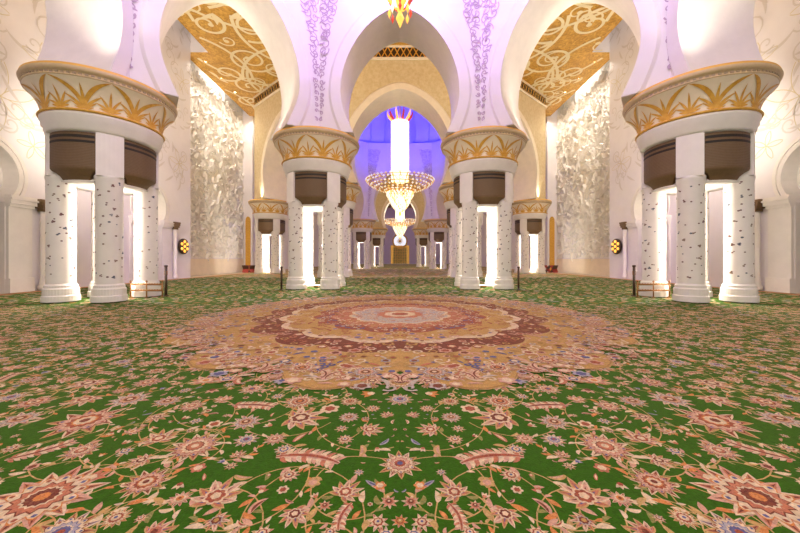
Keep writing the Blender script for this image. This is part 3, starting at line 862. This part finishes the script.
def xf(pts, cx, cy, R, a):
    c, s_ = math.cos(a)*R, math.sin(a)*R
    return [(cx+x*c-y*s_, cy+x*s_+y*c) for x, y in pts]
def scallop(n, R, amp, seg=4, ph=0):
    P = []
    for i in range(n*seg):
        a = 2*PI*i/(n*seg); P.append((R*(1-amp+amp*abs(math.sin(a*n/2+ph)))*math.cos(a), R*(1-amp+amp*abs(math.sin(a*n/2+ph)))*math.sin(a)))
    return P
def leafp(ln, wd, bend=0, n=5):
    P, w = blade(0,0,-bend/2,ln,wd,bend,n); rb = ribbon2(P, w)
    return [a for a, b in rb]+[b for a, b in rb[::-1]]
PAL = [('cream','pink','red','cream','blue'),('cream','salmon','dred','cream','orange'),('pink','cream','salmon','dred','cream'),
       ('cream','lblue','blue','cream','red'),('cream','gold','red','cream','blue'),('pink','red','cream','orange','dred'),('grey','pink','dred','gold','cream')]
def rosette(cx, cy, R, rnd, lod=0, sq=1.0, pal=None, z=ZL):
    p = pal or rnd.choice(PAL); n = rnd.choice((8,9,10,12)) if lod == 0 else 5; a = rnd.uniform(0,6.28)
    if lod == 0:
        n = rnd.choice((11,12,14)) if R > .05 else 8
        st = rnd.random()
        for k in range(n):       # pointed petals, each with a coloured heart and a dark vein
            b_ = a+2*PI*(k+.5)/n; ln = rnd.uniform(.92,1.06)
            cp.mpoly(xf(leafp(ln,.19), cx, cy, R, b_), z+ZL*(.2+.2*(k % 2)), ('cream','tan')[k % 2] if st < .5 else ('cream','pink')[k % 2])
            cp.mpoly(xf(leafp(ln*.93,.105), cx, cy, R, b_), z+ZL*.7, (p[1],'salmon')[k % 2])
            if R > .06: cp.mpoly(xf(leafp(ln*.88,.045), cx, cy, R, b_), z+ZL*1.1, 'dred' if st < .6 else 'blue')
        for i, (r, am, c_) in enumerate(((.70,.22,'dred' if st < .5 else p[4]),(.66,.22,p[0]),(.50,.2,p[2]),(.46,.2,p[1]),(.32,.15,p[3]),(.27,.15,p[2]),(.13,.1,p[4]))):
            if R < .06 and i in (0,3,5): continue
            cp.mpoly(xf(scallop(n, r, am, 4 if i < 2 and R > .06 else 2), cx, cy, R, a+(.3 if i > 1 else 0)), z+ZL*(1.5+i*.5), c_)
        if R > .08:
            for k in range(n): cp.mpoly(xf(scallop(4,.05,.2,2), cx+R*.58*math.cos(a+2*PI*(k+.5)/n), cy+R*.58*math.sin(a+2*PI*(k+.5)/n), R, 0), z+ZL*2.4, ('red','blue')[k % 2])
    else:
        cp.mpoly(xf(scallop(n,1,.3,3), cx, cy, R, a), z+ZL*.6, p[0]); cp.mpoly(xf(scallop(n,.66,.2,2), cx, cy, R, a), z+ZL*1.6, p[1]); cp.mpoly(xf(scallop(3,.38,.2,2), cx, cy, R, a), z+ZL*2.6, p[2])
def palmette(cx, cy, R, ang, rnd, lod=0, z=ZL):
    p = rnd.choice(PAL)
    if lod: return rosette(cx, cy, R, rnd, 1, z=z)
    m = 9
    for k in range(m):
        t = (k/(m-1)-.5); a = ang+t*4.2; ln = 1.15-.5*abs(t)*1.6
        ox, oy = cx-math.cos(ang)*R*.35, cy-math.sin(ang)*R*.35
        cp.mpoly(xf(leafp(ln*1.1,.20, -t*1.2), ox, oy, R, a), z+ZL*.3, 'cream' if k % 2 else 'tan')
        cp.mpoly(xf(leafp(ln*.98,.12, -t*1.2), ox, oy, R, a), z+ZL*.9, 'pink' if k % 2 else 'salmon')
        cp.mpoly(xf(leafp(ln*.7,.05, -t*1.2), ox, oy, R, a), z+ZL*1.4, 'dred' if k % 2 else 'blue')
    ox, oy = cx-math.cos(ang)*R*.25, cy-math.sin(ang)*R*.25
    cp.mpoly(xf(scallop(7,.46,.2,4), ox, oy, R, ang), z+ZL*2, p[0]); cp.mpoly(xf(scallop(7,.36,.2,3), ox, oy, R, ang), z+ZL*2.6, p[2]); cp.mpoly(xf(scallop(5,.2,.2,3), ox, oy, R, ang), z+ZL*3.2, p[3])
def saz(cx, cy, R, ang, bend, rnd, z=ZL):
    """long feathery curved leaf"""
    P, w = blade(cx, cy, ang, R*2, 1, bend, 12)
    ws = lambda t: R*.16*math.sin(PI*min(1,t*.9+.06))**.7
    cp.mribbon(P, lambda t: ws(t)+R*.02, z+ZL*.4, 'cream'); cp.mribbon(P, lambda t: ws(t)*.75, z+ZL*1.0, 'pink'); cp.mribbon(P, lambda t: ws(t)*.36+.0005, z+ZL*1.6, rnd.choice(('red','dred')))
    for i in range(1, 12):
        t = i/12; dx, dy = P[i+1 if i < 12 else i][0]-P[i-1][0], P[i+1 if i < 12 else i][1]-P[i-1][1]; a = math.atan2(dy, dx)
        for s_ in (-1,1):
            cp.mpoly(xf(leafp(.42,.085,-s_*.9,4), P[i][0], P[i][1], R, a+s_*1.0), z+ZL*.7, ('cream','salmon','cream','pink')[i % 4])
def vine(x, y, rnd):
    R = rnd.uniform(.25,.6); sg = rnd.choice((-1,1)); a0 = rnd.uniform(0,6.28)
    P = spiral(x, y, R, rnd.uniform(.55,1.1), a0, sg, 30, .25)
    P = [p for p in P if p[0] < -.01 and not in_med(*p)]
    if len(P) < 8 or max(math.dist(P[i], P[i+1]) for i in range(len(P)-1)) > .2: return
    cp.mribbon(P, .0030, .0004, 'tan')
    for i in range(2, len(P)-2, 2):
        a = math.atan2(P[i+1][1]-P[i][1], P[i+1][0]-P[i][0])+rnd.choice((-1,1))*rnd.uniform(.5,1.1)
        l = rnd.uniform(.035,.075)
        cp.mpoly(xf(leafp(1,.22,rnd.uniform(-1.5,1.5),5), P[i][0], P[i][1], l, a), .0009, rnd.choice(('cream','tan','orange','pink','olive','cream')))
def bud(cx, cy, R, ang, rnd, lod=0, z=ZL):
    k = rnd.random(); c1, c2 = rnd.choice((('cream','red'),('pink','dred'),('orange','cream'),('cream','salmon'),('lblue','blue'),('tan','pink'),('salmon','cream')))
    if lod:
        cp.mpoly(xf(leafp(2,.55,rnd.uniform(-1,1),4), cx-math.cos(ang)*R, cy-math.sin(ang)*R, R, ang), z+ZL*.5, c1); return
    if k < .4:
        for a in (-.7,0,.7): cp.mpoly(xf(leafp(1.3,.30,a*.6,4), cx-math.cos(ang)*R*.6, cy-math.sin(ang)*R*.6, R, ang+a), z+ZL*(.5+abs(a)*.3), c1)
        cp.mpoly(xf(scallop(5,.42,.2,3), cx-math.cos(ang)*R*.4, cy-math.sin(ang)*R*.4, R, ang), z+ZL*1.3, c2)
    elif k < .72:
        b = rnd.uniform(-1.8,1.8); P = leafp(2.1,.36,b,6); Q = leafp(1.6,.14,b,5)
        cp.mpoly(xf(P, cx-math.cos(ang)*R, cy-math.sin(ang)*R, R, ang), z+ZL*.5, c1); cp.mpoly(xf(Q, cx-math.cos(ang)*R*.8, cy-math.sin(ang)*R*.8, R, ang), z+ZL*1.1, c2)
    else:
        cp.mpoly(xf(scallop(6,1,.3,3), cx, cy, R*.85, ang), z+ZL*.5, c1); cp.mpoly(xf(scallop(6,.55,.2,3), cx, cy, R*.85, ang), z+ZL*1.1, c2)

MY = 6.1
def in_med(x, y, g=0): return math.hypot(x, y-MY) < 3.36+g
# base field and border
YE = 75.2
for (x0,x1,y0,y1,c) in ((-11.75,11.75,-3.4,18.9,'green'),(-11.75,11.75,18.9,YE-.2,'olive')):
    cp.poly([(x0,y0),(x1,y0),(x1,y1),(x0,y1)], 0, c)
for s_ in (1,):
    cp.mpoly([(11.4,-3.4),(11.75,-3.4),(11.75,75),(11.4,75)], .0012, 'salmon'); cp.mpoly([(11.5,-3.4),(11.62,-3.4),(11.62,75),(11.5,75)], .0020, 'gold')
placed = []
def px(x, y):       # carpet point under a pixel of the photograph's frame
    d = 330/(y-259.5); return (-(400-x)/330*d, d)
rk = random.Random(31)
def key(kind, x, y, hw, ang=0, bend=0, pal=None):
    X, Y = px(x, y); R = hw/330*Y
    X = -abs(X); cp.single = abs(X) < 1e-4
    if kind == 'r': rosette(X, Y, R, rk, pal=pal)
    elif kind == 'p': palmette(X, Y, R, ang, rk)
    elif kind == 's': saz(X, Y, R, ang, bend, rk)
    elif kind == 'b': bud(X, Y, R, ang, rk)
    cp.single = False
    placed.append((X, Y, R*(1.0 if kind != 's' else .5)))
    if kind == 's': placed.append((X+R*math.cos(ang), Y+R*math.sin(ang), R*.5)); placed.append((X+2*R*math.cos(ang+bend/2), Y+2*R*math.sin(ang+bend/2), R*.4))
# central figures (stand on the axis)
key('r',400,459,23,pal=PAL[0]); key('r',400,396,15,pal=PAL[3]); key('r',400,515,9,pal=('orange','orange','red','gold','cream')); key('r',400,379,20,pal=PAL[4])
for a in [('p',373,425,14,.3),('p',307,414,25,0),('s',276,452,34,.25,-.9),('r',289,470,11),('b',313,477,10,1.2),('p',349,484,18,.9),('s',352,497,18,-2.2,.9),
          ('p',295,511,17,-1.2),('r',389,496,10),('r',378,516,12),('r',386,529,12),('b',372,478,8,2.5),('b',384,437,7,1),('r',345,435,9),('b',330,405,12,0),
          ('r',85,417,34),('r',195,442,28),('r',146,477,24),('r',42,492,52),('r',300,398,18),('p',220,486,26,1.5),('r',284,445,10),('r',60,527,32),('r',116,512,14),
          ('p',218,516,14,-.6),('r',180,493,12),('s',5,455,26,.5,.6),('r',246,418,16),('r',350,398,10),('b',260,500,12,1),('b',245,470,10,0),('s',232,402,22,.2,-.6),
          ('r',130,396,20),('r',20,415,20),('p',160,432,18,2.0),('r',252,386,14),('b',98,470,13,.8),('r',330,526,10),('r',262,527,12),('p',160,524,18,.4),
          ('b',420,480,8,.6)]:
    key(*a)
rnd = random.Random(5)
grid = {}
def gput(x, y, r):
    grid.setdefault((int(x//.5), int(y//.5)), []).append((x, y, r))
for p in placed: gput(*p)
def free(x, y, r, k=1.0):
    gx, gy = int(x//.5), int(y//.5)
    for i in (-1,0,1):
        for j in (-1,0,1):
            for (a, b, q) in grid.get((gx+i, gy+j), ()):
                if (a-x)**2+(b-y)**2 < ((r+q)*k)**2: return False
    return True
def scatter(y0, y1, r0, r1, tries, lod, kinds, cond, k=1.0, z=ZL, vine=False):
    cnt = 0
    for _ in range(tries):
        y = math.sqrt(rnd.uniform(y0*y0, y1*y1)) if y1 < 12 else rnd.uniform(y0, y1)
        x = -rnd.uniform(0, min(11.3, 1.32*y+.2)); r = rnd.uniform(r0, r1)
        if -x < r*.9 or not cond(x, y, r) or not free(x, y, r, k): continue
        kd = rnd.choice(kinds); a = rnd.uniform(0, 6.28)
        if kd == 'r': rosette(x, y, r, rnd, lod, z=z)
        elif kd == 'p': palmette(x, y, r, a, rnd, lod, z=z)
        elif kd == 's': saz(x-r*math.cos(a), y-r*math.sin(a), r, a, rnd.uniform(-1.2,1.2), rnd, z=z)
        else: bud(x, y, r, a, rnd, lod, z=z)
        gput(x, y, r); cnt += 1
        if vine and rnd.random() < .5:
            a2 = rnd.uniform(0, 6.28)
            P, _w = blade(x, y, a2, rnd.uniform(.2,.5), 1, rnd.uniform(-1.7,1.7), 9)
            if all(p[0] < -.01 and (not in_med(*p)) for p in P): cp.mribbon(P, .0040, .0006, rnd.choice(('tan','cream','tan')))
    return cnt
out = lambda x, y, r: not in_med(x, y, r*.3)
for _ in range(430):
    y = math.sqrt(rnd.uniform(1, 49)); vine(-rnd.uniform(.02, 1.3*y+.2), y, rnd)
scatter(1.05, 7.5, .09, .15, 3500, 0, 'rrpps', out, 1.12)
scatter(1.05, 6.0, .045, .075, 12000, 0, 'rrpbr', out, 1.1)
scatter(1.05, 5.0, .024, .040, 16000, 0, 'bbbr', out, 1.12)
scatter(1.05, 3.6, .012, .018, 14000, 0, 'b', out, 1.3)
scatter(4.6, 7.5, .03, .05, 9000, 1, 'bbr', out, 1.1)
scatter(6.0, 11.5, .08, .15, 5000, 1, 'rrb', out, 1.2)
scatter(6.0, 11.9, .04, .07, 7000, 1, 'rb', out, 1.2)
scatter(11.5, 18.8, .08, .18, 6000, 1, 'rrb', out, 1.15)
scatter(18.8, 40, .25, .45, 5000, 1, 'rb', out, .9)

# medallion
def ring(n, R, amp, col, z, seg=6, ph=0):
    P = [(x, y+MY) for x, y in scallop(n, R, amp, seg, ph)]; cp.poly(P, z, col)
B = .0056
ring(16,3.58,.14,'tan',B,8); ring(16,3.565,.14,'dgold',B+.0012,8); ring(16,3.55,.14,'gold',B+.0024,8)
ring(16,2.60,.09,'tan',B+.0036,8); ring(16,2.56,.09,'dred',B+.0048,8); ring(16,2.12,.07,'cream',B+.0060,8); ring(16,2.0,.07,'gold',B+.0072,8)
ring(16,1.55,.08,'red',B+.0084,8); ring(12,1.25,.08,'salmon',B+.0096,8); ring(12,.94,.10,'cream',B+.0108,8); ring(12,.88,.10,'grey',B+.0120,8)
ring(10,.45,.14,'salmon',B+.0132,6); ring(8,.3,.14,'cream',B+.0144,6); ring(8,.16,.14,'red',B+.0156,6)
rm = random.Random(77)
def med_fill(r0, r1, sz0, sz1, tries, cols, z, k=.95):
    g = []
    for _ in range(tries):
        a = rm.uniform(PI/2, 3*PI/2); q = math.sqrt(rm.uniform(r0*r0, r1*r1)); x, y = q*math.cos(a), MY+q*math.sin(a); r = rm.uniform(sz0, sz1)
        if -x < r or any((x-u)**2+(y-v)**2 < ((r+w)*k)**2 for u, v, w in g): continue
        g.append((x, y, r)); c = rm.choice(cols)
        t = rm.random(); an = rm.uniform(0,6.28)
        if t < .45:
            cp.mpoly(xf(scallop(6,1,.3,3), x, y, r, an), z, c[0]); cp.mpoly(xf(scallop(5,.58,.2,3), x, y, r, an), z+.0012, c[1])
        elif t < .8:
            b = rm.uniform(-1.6,1.6); cp.mpoly(xf(leafp(2.4,.34,b,5), x-math.cos(an)*r, y-math.sin(an)*r, r, an), z, c[0])
        else:
            cp.mribbon([(x+px_*r, y+py_*r) for px_, py_ in spiral(0,0,1.2,1.1,an,1,10)], .012, z, c[0])
WB = [('dgold','dred'),('tan','red'),('blue','cream'),('gold','blue'),('cream','red'),('pink','blue'),('pink','dred'),('grey','blue'),('salmon','cream'),('cream','salmon'),('dgold','red'),('tan','blue'),('lblue','dred'),('cream','gold')]
med_fill(2.6,3.35,.035,.085,14000,WB,B+.0062,.8); med_fill(3.0,3.5,.05,.09,1200,[('cream','salmon'),('pink','red'),('cream','blue'),('pink','cream'),('grey','dred')],B+.0066,.9)
for k in range(70):      # flowers riding over the medallion's edge
    a = PI/2+PI*(k+.5)/70; q = 3.40+.16*math.cos(16*(a-PI/2))+rm.uniform(-.13,.13); x, y = q*math.cos(a), MY+q*math.sin(a)
    if x < -.1: (bud if k % 2 else palmette)(x, y, rm.uniform(.07,.13), rm.uniform(0,6.28), rm, 0 if y < 7.5 else 1, z=B+.0050)
for k in range(16):      # arabesque knots on the lobes
    a = PI/2+PI*(k+.5)/16; q = 3.15; x, y = q*math.cos(a), MY+q*math.sin(a)
    rosette(x, y, .17, rm, 0, z=B+.0085, pal=PAL[(0,5,1,6)[k % 4]]) if y < 8 else rosette(x, y, .17, rm, 1, z=B+.0085)
    for sg in (-1,1): saz(x+.2*math.cos(a+sg*1.57), y+.2*math.sin(a+sg*1.57), .13, a+sg*1.2, -sg*1.6, rm, z=B+.0080)
med_fill(2.12,2.50,.05,.09,5000,[('salmon','cream'),('gold','dred'),('pink','red'),('cream','red'),('red','cream')],B+.0078)
med_fill(1.55,2.02,.04,.08,5000,[('gold','red'),('cream','dred'),('red','gold'),('pink','blue')],B+.0100)
med_fill(1.25,1.48,.03,.06,2500,[('red','cream'),('cream','red'),('blue','cream')],B+.0112)
med_fill(.92,1.2,.03,.06,2000,[('gold','dred'),('cream','salmon'),('salmon','cream')],B+.0124)
med_fill(.46,.80,.03,.06,2500,[('pink','cream'),('cream','salmon'),('lblue','grey'),('salmon','cream')],B+.0140)

me = bpy.data.meshes.new('carpet'); me.from_pydata(cp.v, [], cp.f)
ca = me.color_attributes.new('wool', 'FLOAT_COLOR', 'CORNER')
buf = []
for v_ in me.vertices: v_.co.z -= .0265
for f_, c_ in zip(cp.f, cp.c): buf += [c_[0], c_[1], c_[2], 1.0]*len(f_)
ca.data.foreach_set('color', buf); me.materials.append(M['carpet']); me.update()
co = bpy.data.objects.new('carpet', me); COL.objects.link(co)
tag(co, 'huge green wool carpet with flowers and vines and a round gold and red medallion', 'carpet')
print('carpet faces', len(cp.f))

# ------------------------------------------------------------------ lights
WARM = (1,.88,.70); PURP = (.50,.28,1.0); BLUE = (.02,.01,1.0)
for s_ in (-1,1):
    light('cove_light', 'AREA', (11.45*s_, 12.5, 14.3), 1500, WARM, .5, (11.75*s_, 12.5, 0), size_y=12)
    light('wall_washer', 'AREA', (12.74*s_, 23.1, 14.0), 900, (1,.93,.82), .3, (12.86*s_, 23.1, 0), size_y=8)
    for yy in (19.8, 21.6, 23.4, 25.2, 26.8):
        light('downlight', 'SPOT', (11.7*s_, yy, 12.82), 330, (1,.92,.80), .06, (13.0*s_, yy, 4.5), 130, 1)
    # uplights hidden on the capitals, plus added fill spots aimed at side walls
    for (x, y, tx, ty, tz, pw) in ((-8.3,9.45,-9.5,13.5,13,900), (-6.5,9.45,-5.9,9.9,9.5,420), (-4.2,11.35,-4.9,10.6,9.5,520), (-4.0,12.95,-7.0,16.5,13,900),
                                   (-1.75,11.7,-.6,11.9,11,600), (-3.2,13.3,-1.3,18.2,12.6,700), (-6.75,7.25,-6.9,6.6,9,330), (-8.9,8.9,-13,22.5,5,1500), (-8.7,8.0,-12,12,5,200), (-8.7,9.5,-12,16.5,7,700), (-9.9,23.4,-10.6,20.5,13,350)):
        light('capital_uplight_and_fill', 'SPOT', (-s_*x, y, 5.42), pw, (1,.90,.74), .12, (-s_*tx, ty, tz), 70 if pw == 700 else 120, 1)
    light('hall_light', 'POINT', (6.5*s_, 42, 11.0), 300, WARM, .3)
    light('violet_spot', 'SPOT', (1.0*s_, 6.0, 12.9), 3200, PURP, .3, (-2.4*s_, 11.4, 11.0), 90, 1)
    light('violet_spot', 'SPOT', (1.0*s_, 5.0, 12.9), 1500, PURP, .3, (6.6*s_, 8.2, 9.0), 70, 1)
    light('second_violet_spot', 'SPOT', (4.0*s_, 24, 12.9), 520, (.55,.26,.95), .3, (-1.5*s_, 35.8, 6.5), 66, .4)
    light('blue_dome_spot', 'SPOT', (4.5*s_, 30.0, 13.3), 2400, BLUE, .3, (-.5*s_, 36.0, 16.6), 110, .5)
light('main_chandelier_light', 'POINT', (0, 5.5, 9.6), 130, (1,.92,.80), 1.2)
light('second_chandelier_light', 'POINT', (0, 25.6, 6.4), 20, (1,.85,.75), .05)
light('third_chandelier_light', 'POINT', (0, 52.4, 8.0), 300, (1,.88,.66), .05)
light('third_violet_spot', 'POINT', (0, 58, 13.0), 900, PURP, .1)
light('fore_fill', 'AREA', (0, -2.5, 12.5), 750, (1,.93,.85), 6, (0, 3.0, 0))  # soft fill added above and behind the camera, no fixture

w = bpy.data.worlds.new('world'); scn.world = w; w.use_nodes = True
w.node_tree.nodes['Background'].inputs[0].default_value = (1,.92,.84,1); w.node_tree.nodes['Background'].inputs[1].default_value = .85

# ------------------------------------------------------------------ scale to metres
for me in bpy.data.meshes: me.transform(Matrix.Scale(K, 4))
for o in bpy.data.objects: o.location = o.location*K
for d in bpy.data.lights:
    if d.type == 'AREA':
        d.size *= K
        if d.shape == 'RECTANGLE': d.size_y *= K
    else: d.shadow_soft_size *= K
    d.energy *= K*K
for o in bpy.data.objects:
    if o.type == 'LIGHT' and o.data.energy == 0: bpy.data.objects.remove(o)

cam = bpy.data.cameras.new('camera'); co = bpy.data.objects.new('camera', cam); COL.objects.link(co)
co.location = (0, 0, K); co.rotation_euler = (PI/2, 0, 0)
cam.sensor_width = 36; cam.lens = 36*330/800; cam.shift_y = -7/800; cam.clip_end = 300; cam.clip_start = .05
scn.camera = co
vs = scn.view_settings; vs.view_transform = 'Standard'; vs.look = 'None'; vs.gamma = 1; vs.exposure = 0.15
